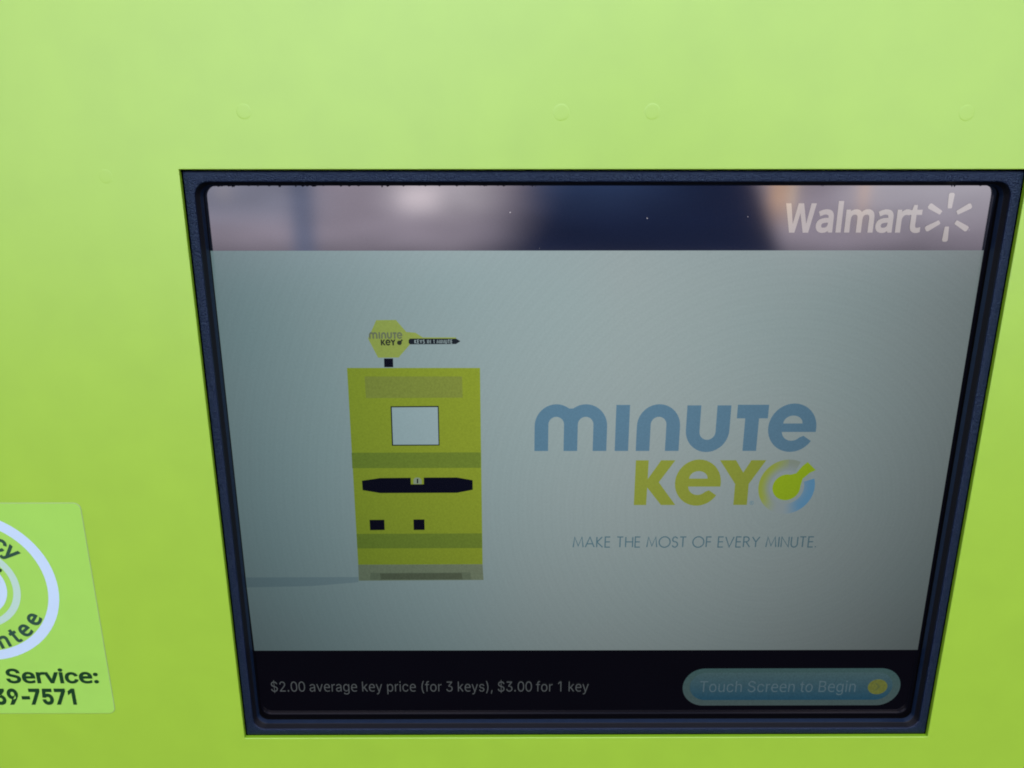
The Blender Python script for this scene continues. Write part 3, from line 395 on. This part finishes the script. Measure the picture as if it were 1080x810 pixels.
# round emblem: a ring that fades from lime into blue round a key-shaped dot
def emblem_mat():
    m, nt, b = nodes('emblem_ring'); L = nt.links
    b.inputs['Base Color'].default_value = (.0012, .0012, .0016, 1); b.inputs['Roughness'].default_value = PS['rough']
    b.inputs['IOR'].default_value = 1.9; b.inputs['Specular IOR Level'].default_value = .5*PS['spec']
    at = N(nt, 'ShaderNodeVertexColor', layer_name='tint'); L.new(at.outputs['Color'], b.inputs['Emission Color']); b.inputs['Emission Strength'].default_value = 1
    return m
bm = bmesh.new(); lay = bm.loops.layers.float_color.new('tint')
ec, er, et = (0.13497, 1.30037), (0.14874, 1.30035), (0.13356, 1.31471)
RX = er[0]-ec[0]; RZ = et[1]-ec[1]
W0 = (0.191, 0.232, 0.24)
def mixc(a, b, t): t = max(0, min(1, t)); t = t*t*(3-2*t); return tuple(a[i]*(1-t)+b[i]*t for i in range(3))
LG, BL, GG = (.22, .27, .04), (.075, .185, .30), (.17, .205, .17)
def ring_col(a):                                      # degrees, anticlockwise from the right
    if a < 40 or a > 318: return BL
    if a < 90: return GG
    if a < 150: return mixc(GG, LG, (a-72)/60)
    if a < 205: return LG
    if a < 262: return mixc(LG, W0, (a-200)/55)
    if a < 318: return mixc(W0, BL, (a-262)/50)
    return BL
def ring_seg(a0, a1, n, r0, r1):
    for i in range(n):
        A0, A1 = a0+(a1-a0)*i/n, a0+(a1-a0)*(i+1)/n
        for j in range(4):                            # soft inner edge on the lime side
            q0, q1 = r0+(r1-r0)*j/4, r0+(r1-r0)*(j+1)/4
            P = [(q1, A0), (q1, A1), (q0, A1), (q0, A0)]
            vs = [bm.verts.new((ec[0]+RX*q*math.cos(math.radians(A)), Y-.0001, ec[1]+RZ*q*math.sin(math.radians(A)))) for q, A in P]
            fc = bm.faces.new(vs)
            for lp, (q, A) in zip(fc.loops, P):
                fade = (r1-q)/(r1-r0) if 60 < A < 270 else (r1-q)/(r1-r0)*.55
                lp[lay] = (*mixc(ring_col(A % 360 if A < 380 else A-360), W0, fade**1.5*.9), 1)
ring_seg(66, 262, 60, .60, 1.0)
ring_seg(262, 378, 40, .62, 1.0)
me = bpy.data.meshes.new('emblem_ring'); bmesh.ops.recalc_face_normals(bm, faces=bm.faces); bm.to_mesh(me); bm.free(); me.materials.append(emblem_mat())
o = bpy.data.objects.new('emblem_ring', me); C.objects.link(o); o.parent = disp
f = Flat(Y-.00015); dc = (0.13490, 1.30017); R = (0.14172, 1.30016)[0]-dc[0]
hd = (0.14587, 1.31155); hx, hz = hd[0]-dc[0], hd[1]-dc[1]; L_ = math.hypot(hx, hz); ux, uz = hx/L_, hz/L_; th = math.atan2(hz, hx)
w = R*.33
pts = [(dc[0]+R*math.cos(th+math.radians(a)), dc[1]+R*math.sin(th+math.radians(a))) for a in range(32, 329, 9)]
pts += [(dc[0]+ux*R*1.25+uz*w, dc[1]+uz*R*1.25-ux*w), (dc[0]+ux*L_*.82+uz*w*1.05, dc[1]+uz*L_*.82-ux*w*1.05), (dc[0]+ux*L_+uz*w*1.5, dc[1]+uz*L_-ux*w*1.5),
        (dc[0]+ux*L_-uz*w*1.2, dc[1]+uz*L_+ux*w*1.2), (dc[0]+ux*L_*.8-uz*w*1.3, dc[1]+uz*L_*.8+ux*w*1.3), (dc[0]+ux*R*1.2-uz*w, dc[1]+uz*R*1.2+ux*w)]
f.poly(pts); f.obj('emblem_key', disp, lcd('emblem_key', (.31, .45, .014), grain=.05, **PS))

# tagline: a thin geometric capital alphabet drawn with strokes
ST = {'M': [[(0, 0), (.12, 1), (.45, .12), (.78, 1), (.9, 0)]], 'A': [[(0, 0), (.4, 1), (.8, 0)], [(.14, .33), (.66, .33)]], 'K': [[(.03, 0), (.03, 1)], [(.5, 1), (.05, .5), (.56, 0)]],
      'E': [[(.48, 1), (.03, 1), (.03, 0), (.48, 0)], [(.03, .52), (.46, .52)]], 'T': [[(0, 1), (.56, 1)], [(.28, 1), (.28, 0)]], 'H': [[(.03, 0), (.03, 1)], [(.66, 0), (.66, 1)], [(.03, .52), (.66, .52)]],
      'O': [arc(.5, .5, .5, .52, 0, 350, 20)+[(1., .5)]], 'S': [arc(.24, .75, .22, .25, 20, 225, 9)+arc(.24, .26, .24, .27, 60, -160, 9)], 'F': [[(.46, 1), (.03, 1), (.03, 0)], [(.03, .52), (.44, .52)]],
      'V': [[(0, 1), (.37, 0), (.74, 1)]], 'R': [[(.03, 0), (.03, 1)]+[(.22, 1)]+arc(.26, .76, .24, .24, 80, -80, 8)+[(.05, .5)], [(.26, .5), (.6, 0)]], 'Y': [[(0, 1), (.33, .5), (.66, 1)], [(.33, .5), (.33, 0)]],
      'I': [[(.04, 0), (.04, 1)]], 'N': [[(.03, 0), (.03, 1), (.7, 0), (.7, 1)]], 'U': [[(.03, 1), (.03, .3)]+arc(.31, .29, .28, .3, 180, 360, 9)+[(.59, 1)]], '1': [[(0, .78), (.2, 1), (.2, 0)]], '.': [[(.03, -.02), (.03, .08)]]}
def stroke_text(fl, s, left, right, ztop, th, gap=.2, space=.42, mi=0):
    x = 0; items = []
    for ch in s:
        if ch == ' ': x += space; continue
        wd = max(p[0] for st in ST[ch] for p in st); items.append((x, ST[ch])); x += wd+gap
    tot = x-gap; sx = (right[0]-left[0])/tot; sz = ztop-left[1]
    for x, sts in items:
        for st in sts:
            P = [(left[0]+(x+p[0])*sx, left[1]+p[1]*sz) for p in st]
            A, B = [], []
            for i, p in enumerate(P):
                a = P[i-1] if i else None; b = P[i+1] if i < len(P)-1 else None
                ds = []
                for u, v in ((a, p), (p, b)):
                    if u and v:
                        L = math.hypot(v[0]-u[0], v[1]-u[1]) or 1; ds.append((-(v[1]-u[1])/L, (v[0]-u[0])/L))
                nx, nz = sum(d[0] for d in ds)/len(ds), sum(d[1] for d in ds)/len(ds); L = math.hypot(nx, nz) or 1; nx /= L; nz /= L
                k = th/2/max(.55, nx*ds[0][0]+nz*ds[0][1]); A.append((p[0]+nx*k, p[1]+nz*k)); B.append((p[0]-nx*k, p[1]-nz*k))
            for i in range(len(P)-1):
                fl.poly([B[i], B[i+1], A[i+1], A[i]], mi=mi)
                fl.n -= 1
            fl.n += 1
f = Flat(Y-.0003, -.000004); stroke_text(f, 'KEYS IN 1 MINUTE', *sign_text, .00028, gap=.36, space=.6)
f.obj('pictured_key_lettering', disp, white_ink)
f = Flat(Y-.0001, -.000004); stroke_text(f, 'MAKE THE MOST OF EVERY MINUTE.', (0.03147, 1.26792), (0.15249, 1.26720), (0.03135, 1.27352)[1], .00062)
f.obj('tagline', disp, lcd('tagline_ink', (.10, .185, .225), grain=.05, **PS))

# header wordmark and six-ray spark
hw = lcd('header_white', (0.225, 0.21, 0.18), grain=.03)
f = Flat(Y-.0001); text(f, 'Walmart', 'W', (0.12146, 1.42340), (0.18202, 1.42329), (0.12023, 1.43597)[1], 'l', bold=.026, track=-.006)
f.obj('header_wordmark', disp, hw)
f = Flat(Y-.0001)
c0 = (0.19380, 1.42936); ux_ = (0.19800, 1.42936)[0]-c0[0]; uz_ = (0.19316, 1.43346)[1]-c0[1]
for a in range(90, 450, 60):
    ca, sa = math.cos(math.radians(a)), math.sin(math.radians(a))
    def pt(r, t): return (c0[0]+(r*ca-t*sa)*ux_/10, c0[1]+(r*sa+t*ca)*uz_/10)
    f.poly([pt(9.6, -1.9), pt(10.6, -2.3)] + [pt(24, -3.1), pt(25.6, -2.2), pt(25.9, 0), pt(25.6, 2.2), pt(24, 3.1)] + [pt(10.6, 2.3), pt(9.6, 1.9)])
f.obj('header_spark', disp, hw)
f = Flat(Y-.0001); c1 = (0.20385, 1.42391); R = .00055
f.poly([(c1[0]+R*math.cos(a*math.pi/6), c1[1]+R*math.sin(a*math.pi/6)) for a in range(12)]); f.obj('header_dot', disp, lcd('header_dot', (.05,.05,.06)))

# footer
f = Flat(Y-.0001)
text(f, '$2.00 average key price (for 3 keys), $3.00 for 1 key', 'I', (-0.12651, 1.18333), (0.04140, 1.18343), (-0.12597, 1.18963)[1], '2', bold=-.005, tight={'2': .02, '0': .03, '3': .02, '1': .03})
f.obj('price_lettering', disp, lcd('price_ink', (.066, .074, .077), grain=.08, spec=.8))
def pill(x0, x1, z0, z1, n=14): return rrect(x0, x1, z0, z1, (z1-z0)/2-.00002, n)
(ax, az), (bx, bz_) = (0.09222, 1.17408), (0.20452, 1.19708)
axm = (0.09126, 1.18568)[0]; bxm = (0.20655, 1.18542)[0]
f = Flat(Y-.0001); f.poly(pill(axm, bxm, az, bz_), mi=0)
ix0, ix1, iz0, iz1 = (0.09501, 1.18596)[0], (0.20233, 1.18573)[0], (0.09529, 1.17754)[1], (0.09421, 1.19452)[1]
f.poly(pill(ix0, ix1, iz0, iz1), mi=1)
text(f, 'Touch Screen to Begin', 'I', (0.10026, 1.18253), (0.18286, 1.18258), (0.09980, 1.18937)[1], 'T', mi=2, bold=-.003, shear=0.)
yc = (0.19443, 1.18574); R = (0.19961, 1.18573)[0]-yc[0]
f.poly([(yc[0]+R*math.cos(a*math.pi/14), yc[1]+R*.9*math.sin(a*math.pi/14)) for a in range(28)], mi=3)
def chev(dx, mi, k):
    z = yc[1]; x = yc[0]+dx*R
    return f.poly([(x-.2*R*k, z-.5*R*k), (x+.05*R*k, z-.5*R*k), (x+.5*R*k, z), (x+.05*R*k, z+.5*R*k), (x-.2*R*k, z+.5*R*k), (x+.22*R*k, z)], mi=mi)
chev(-.15, 4, .9)
f.obj('touch_button', disp, lcd('button_rim', (.045, .07, .07), grain=.12, vertical=(az, bz_, (.035, .075, .075))),
      lcd('button_face', (.012, .052, .085), grain=.12, vertical=(iz0, iz1, (.045, .085, .092))), lcd('button_ink', (.068, .11, .13), grain=.1),
      lcd('button_disc', (.105, .12, .025), grain=.15), lcd('button_arrow', (.08, .10, .03)))

# dirt caught under the upper lip and dust on the glass
f = Flat(Y-.0003)
zt = IZ1-.0003
for i in range(80):
    t = random.random(); t = t**1.5
    x = IX0+.006+t*(.345 if random.random() < .15 else .145); w_ = random.uniform(.0002, .0011); h_ = random.uniform(.0002, .0009)*(1.6 if random.random() < .12 else 1)
    zb = (-0.09831, 1.44343)[1]
    f.poly([(x-w_, zb+.002), (x-w_*.8, zb-h_*.4), (x-w_*.2, zb-h_), (x+w_*.3, zb-h_*.7), (x+w_, zb-h_*.25), (x+w_, zb+.002)])
zb = (0.19391, 1.44322)[1]
x = (0.19388, 1.44346)[0]; f.poly([(x-.0006, zb+.002), (x-.0005, zb), (x, zb-.0009), (x+.0005, zb), (x+.0006, zb+.002)])
o = f.obj('grime', disp, grime_m); o['kind'] = 'stuff'
def speck(x, y, r):
    f = Flat(Y-.0004); c = (x, y); k = random.uniform(.9, 1.9)
    f.poly([(c[0]+r*math.cos(a*math.pi/4+.3)*random.uniform(.7, 1.1), c[1]+k*r*math.sin(a*math.pi/4)*random.uniform(.7, 1.1)) for a in range(8)])
    f.obj('dust_speck', disp, dust_m)
for p, r in (((0.00011, 1.43161), .00030), ((0.06065, 1.42913), .00022), ((0.10504, 1.42973), .00016), ((0.01322, 1.41587), .00010), ((0.01056, 1.16342), .00018), ((0.20902, 1.16658), .0001)):
    speck(p[0], p[1], r)

# ------------------------------------------------------------------ the sticker
stk = empty('service_sticker', 'pale green rounded square sticker with a white ringed badge and a service phone number', 'sticker')
SR, SB, ST_ = (-0.20531, 1.24705)[0], (-0.23596, 1.17726)[1], (-0.21643, 1.29663)[1]
SCX = -.2644; SL = 2*SCX-SR
stk.location = (SCX, 0, SB)
def under(o):
    o.parent = stk; o.matrix_parent_inverse = stk.matrix_basis.inverted(); return o
prof = [fl_(SL, SR, SB, ST_, .0034, .00002), fl_(SL, SR, SB, ST_, .0034, -.00016), fl_(SL+.0002, SR-.0002, SB+.0002, ST_-.0002, .0032, -.00024)]
bm = loft(prof); me = mesh_from(bm, 'sticker_rim'); me.materials.append(sticker_edge)
o = bpy.data.objects.new('sticker_rim', me); C.objects.link(o); under(o)
f = Flat(-.00024); f.poly([(x, z) for x, y, z in prof[-1]]); o = f.obj('sticker_sheet', None, sticker_m); under(o)
bc = (-.26442, 1.25092); rx = .04127
def circ(k, n=72): return [(bc[0]+rx*k*math.cos(2*math.pi*i/n), bc[1]+rx*k*math.sin(2*math.pi*i/n)) for i in range(n)]
f = Flat(-.00027); f.poly(circ(1.), [circ(.872)[::-1]]); under(f.obj('outer_ring', None, ring_m))
f = Flat(-.00027); f.poly(circ(.545), [circ(.458)[::-1]]); under(f.obj('inner_ring', None, ring2_m))
f = Flat(-.00027); f.poly(circ(.385)); under(f.obj('badge_centre', None, ring_m))
f = Flat(-.00031)
p0 = (-0.24880, 1.26106); f.poly([(p0[0]-.0035, p0[1]-.0012), (p0[0]-.0008, p0[1]-.0014), (p0[0], p0[1]), (p0[0]-.0012, p0[1]+.0008), (p0[0]-.004, p0[1]+.0002)])
under(f.obj('badge_pointer', None, ink_m))
def ring_text(fl, s, r, size, ang_of, top, bold):
    for i, ch in enumerate(s):
        adv, cs = GLYPHS['I'][ch]; gw = max(p for q in cs for p in q[::2])+min(p for q in cs for p in q[::2])
        a = math.radians(ang_of(i))
        up = (math.sin(a), math.cos(a)) if top else (-math.sin(a), math.cos(a))     # direction away from or towards the centre
        rt = (up[1], -up[0])
        o = (bc[0]+math.sin(a)*r, bc[1]+(math.cos(a) if top else -math.cos(a))*r)
        cs = [fatten(q, bold) for q in contours(cs)]
        for q in [q for q in cs if area(q) < 0]:
            g2 = lambda q: [(o[0]+((p[0]-gw/2)*rt[0]+p[1]*up[0])*size, o[1]+((p[0]-gw/2)*rt[1]+p[1]*up[1])*size) for p in q]
            fl.poly(g2(q), [g2(h) for h in cs if area(h) > 0 and inside(h[0], q)])
f = Flat(-.00031); ring_text(f, 'Accuracy', rx*.625, rx*.395, lambda i: (-46, -29, -15.5, -2.5, 10, 22, 35.5, 48)[i], True, .022)
under(f.obj('badge_lettering', None, ink2_m))
f = Flat(-.00031); ring_text(f, 'Guarantee', rx*.847, rx*.395, lambda i: (-54, -38.5, -24, -11.5, 1.5, 16.5, 29, 41, 56.2)[i], False, .022)
under(f.obj('badge_lettering', None, ink2_m))
f = Flat(-.00031); p = ((-0.21099, 1.19613), (-0.25821, 1.19583)); pw = (p[0][0]-p[1][0])
res, a0, a1 = layout('Service:', 'I', 0, .022); ws = a1-a0; res, b0, b1 = layout('Customer Service:', 'I', 0, .022)
text(f, 'Customer Service:', 'I', (p[0][0]-(b1-b0)*pw/ws, p[1][1]+.0005), p[0], (-0.25665, 1.20446)[1], 'S', bold=.022)
under(f.obj('service_lettering', None, ink_m))
f = Flat(-.00031); p = ((-0.22442, 1.18337), (-0.26636, 1.18335)); pw = (p[0][0]-p[1][0]); TG = {'1': .04, '-': .12, '7': .0}
def width(s): r_, a, b = layout(s, 'I', 0, .022, TG); return b-a
text(f, '1-800-539-7571', 'I', (p[0][0]-width('1-800-539-7571')*pw/width('39-7571'), p[1][1]), p[0], (-0.26280, 1.19206)[1], '7', bold=.032, tight=TG)
under(f.obj('phone_lettering', None, ink_m))

# ------------------------------------------------------------------ surroundings: what the glossy surfaces see
w = bpy.data.worlds.new('World'); SC.world = w; w.use_nodes = True
nt = w.node_tree; nt.nodes.clear(); L = nt.links
out = N(nt, 'ShaderNodeOutputWorld'); bg = N(nt, 'ShaderNodeBackground'); L.new(bg.outputs[0], out.inputs[0])
tc = N(nt, 'ShaderNodeTexCoord'); sp = N(nt, 'ShaderNodeSeparateXYZ'); L.new(tc.outputs['Generated'], sp.inputs[0])
def M_(op, a, b=None, c=None):
    n = N(nt, 'ShaderNodeMath', operation=op)
    for i, v in enumerate((a, b, c)):
        if v is None: continue
        if isinstance(v, (int, float)): n.inputs[i].default_value = v
        else: L.new(v, n.inputs[i])
    return n.outputs[0]
den = M_('MAXIMUM', M_('MULTIPLY', sp.outputs['Y'], -1.), .08)
U = M_('DIVIDE', sp.outputs['X'], den); V = M_('DIVIDE', sp.outputs['Z'], den)
def ss(v, a, b):                                      # smooth step from 0 at a to 1 at b
    n = N(nt, 'ShaderNodeMapRange', interpolation_type='SMOOTHSTEP'); L.new(v, n.inputs['Value'])
    n.inputs['From Min'].default_value = min(a, b); n.inputs['From Max'].default_value = max(a, b)
    n.inputs['To Min'].default_value = 0. if a < b else 1.; n.inputs['To Max'].default_value = 1. if a < b else 0.
    return n.outputs['Result']
def mul(*v):
    r = v[0]
    for x in v[1:]: r = M_('MULTIPLY', r, x)
    return r
cur = None
def over(col, fac):
    global cur
    n = N(nt, 'ShaderNodeMix', data_type='RGBA')
    if isinstance(fac, (int, float)): n.inputs['Factor'].default_value = fac
    else: L.new(fac, n.inputs['Factor'])
    if cur is None: n.inputs['A'].default_value = (*col, 1)
    else: L.new(cur, n.inputs['A'])
    n.inputs['B'].default_value = (*col, 1); cur = n.outputs['Result']
def blob(u0, u1, su, v0, v1, sv):
    return mul(ss(U, u0-su, u0+su), ss(U, u1+su, u1-su), ss(V, v0-sv, v0+sv), ss(V, v1+sv, v1-sv))

over((.45, .45, .5), 0.)                                   # base (upper room)
over((.010, .010, .02), ss(V, -.05, -.19))                  # floor, in the shade of the kiosk
over((2.5, 2.15, 2.6), mul(ss(V, -.15, -.09), ss(V, .7, .15), M_('SUBTRACT', 1., M_('MULTIPLY', ss(M_('ABSOLUTE', U), .3, 1.1), .72))))   # bright far wall and windows
over((1.7, 1.8, 2.4), mul(blob(-.45, -.25, .05, -.075, .02, .02), .8))
over((3.2, 2.9, 3.1), mul(blob(-.365, -.35, .012, -.05, -.03, .012), .8))
over((4.0, 3.6, 4.0), mul(blob(-.15, -.02, .035, -.066, .10, .018), .9))
over((7.6, 6.6, 7.0), mul(blob(-.135, -.09, .02, -.060, -.035, .016), .8))
over((1.0, 1.15, 1.8), blob(-.275, -.247, .010, -.14, .03, .02))
over((3.7, 3.45, 3.9), mul(ss(U, .38, .46), ss(V, -.105, -.03), ss(V, .14, .08), ss(U, .72, .56)))
over((5.2, 3.2, 2.1), mul(blob(.325, .350, .008, -.07, .1, .025), .9))
over((6.8, 4.3, 2.7), mul(blob(.440, .447, .007, -.07, .1, .035), .9))
over((7.0, 5.4, 3.9), mul(blob(.350, .358, .005, -.07, .1, .03), .85))
UA = M_('ADD', U, M_('MULTIPLY', V, -.5)); UB = M_('ADD', U, M_('MULTIPLY', V, .4))
over((.04, .07, .26), mul(ss(UA, -.03, .10), ss(UB, .315, .285), ss(V, .22, .12), ss(V, -.16, -.11)))   # someone standing close
over((.25, .45, 1.1), mul(ss(U, 0., .05), ss(U, .28, .1), ss(V, .2, .12), ss(V, -.09, -.02), .7))
over((.9, .8, 1.0), mul(ss(V, .3, .8)))

cv = N(nt, 'ShaderNodeCombineXYZ'); L.new(M_('MULTIPLY', U, 9.), cv.inputs[0]); L.new(M_('MULTIPLY', V, 34.), cv.inputs[1])
nz = N(nt, 'ShaderNodeTexNoise'); nz.inputs['Scale'].default_value = 1.; nz.inputs['Detail'].default_value = 3; L.new(cv.outputs[0], nz.inputs['Vector'])
nm = N(nt, 'ShaderNodeMapRange'); nm.inputs['From Min'].default_value = .3; nm.inputs['From Max'].default_value = .7; nm.inputs['To Min'].default_value = .8; nm.inputs['To Max'].default_value = 1.2
L.new(nz.outputs['Fac'], nm.inputs['Value']); sv = N(nt, 'ShaderNodeVectorMath', operation='SCALE'); L.new(cur, sv.inputs[0]); L.new(nm.outputs['Result'], sv.inputs['Scale']); cur = sv.outputs['Vector']
L.new(cur, bg.inputs['Color']); bg.inputs['Strength'].default_value = 1.
w.cycles.sampling_method = 'MANUAL'; w.cycles.sample_map_resolution = 1024

# ceiling strip light in front of and above the kiosk
def area_lamp(name, loc, target, sx, sy, energy, col):
    l = bpy.data.lights.new(name, 'AREA'); l.shape = 'RECTANGLE'; l.size = sx; l.size_y = sy; l.energy = energy; l.color = col
    o = bpy.data.objects.new(name, l); C.objects.link(o); o.location = loc
    o.rotation_euler = (Vector(target)-Vector(loc)).to_track_quat('-Z', 'Y').to_euler()
    return o

area_lamp('ceiling_light', (0.1, -1.6, 2.9), (.04, 0, 1.3), 1.8, .5, 37, (.93, .97, 1.))


# ------------------------------------------------------------------ camera and output
cd = bpy.data.cameras.new('camera'); cam = bpy.data.objects.new('camera', cd); C.objects.link(cam); SC.camera = cam
cd.sensor_width = 36; cd.lens = 820/1080*36; cd.clip_start = .01; cd.clip_end = 100
cam.location = (0.00004, -0.34117, 1.45480)
cam.rotation_euler = (1.287441, 0.000234, -0.002604)
SC.view_settings.view_transform = 'Standard'; SC.view_settings.look = 'None'; SC.view_settings.exposure = 0; SC.view_settings.gamma = 1
SC.cycles.use_denoising = True
SC.cycles.filter_width = 1.9
SC.cycles.max_bounces = 6
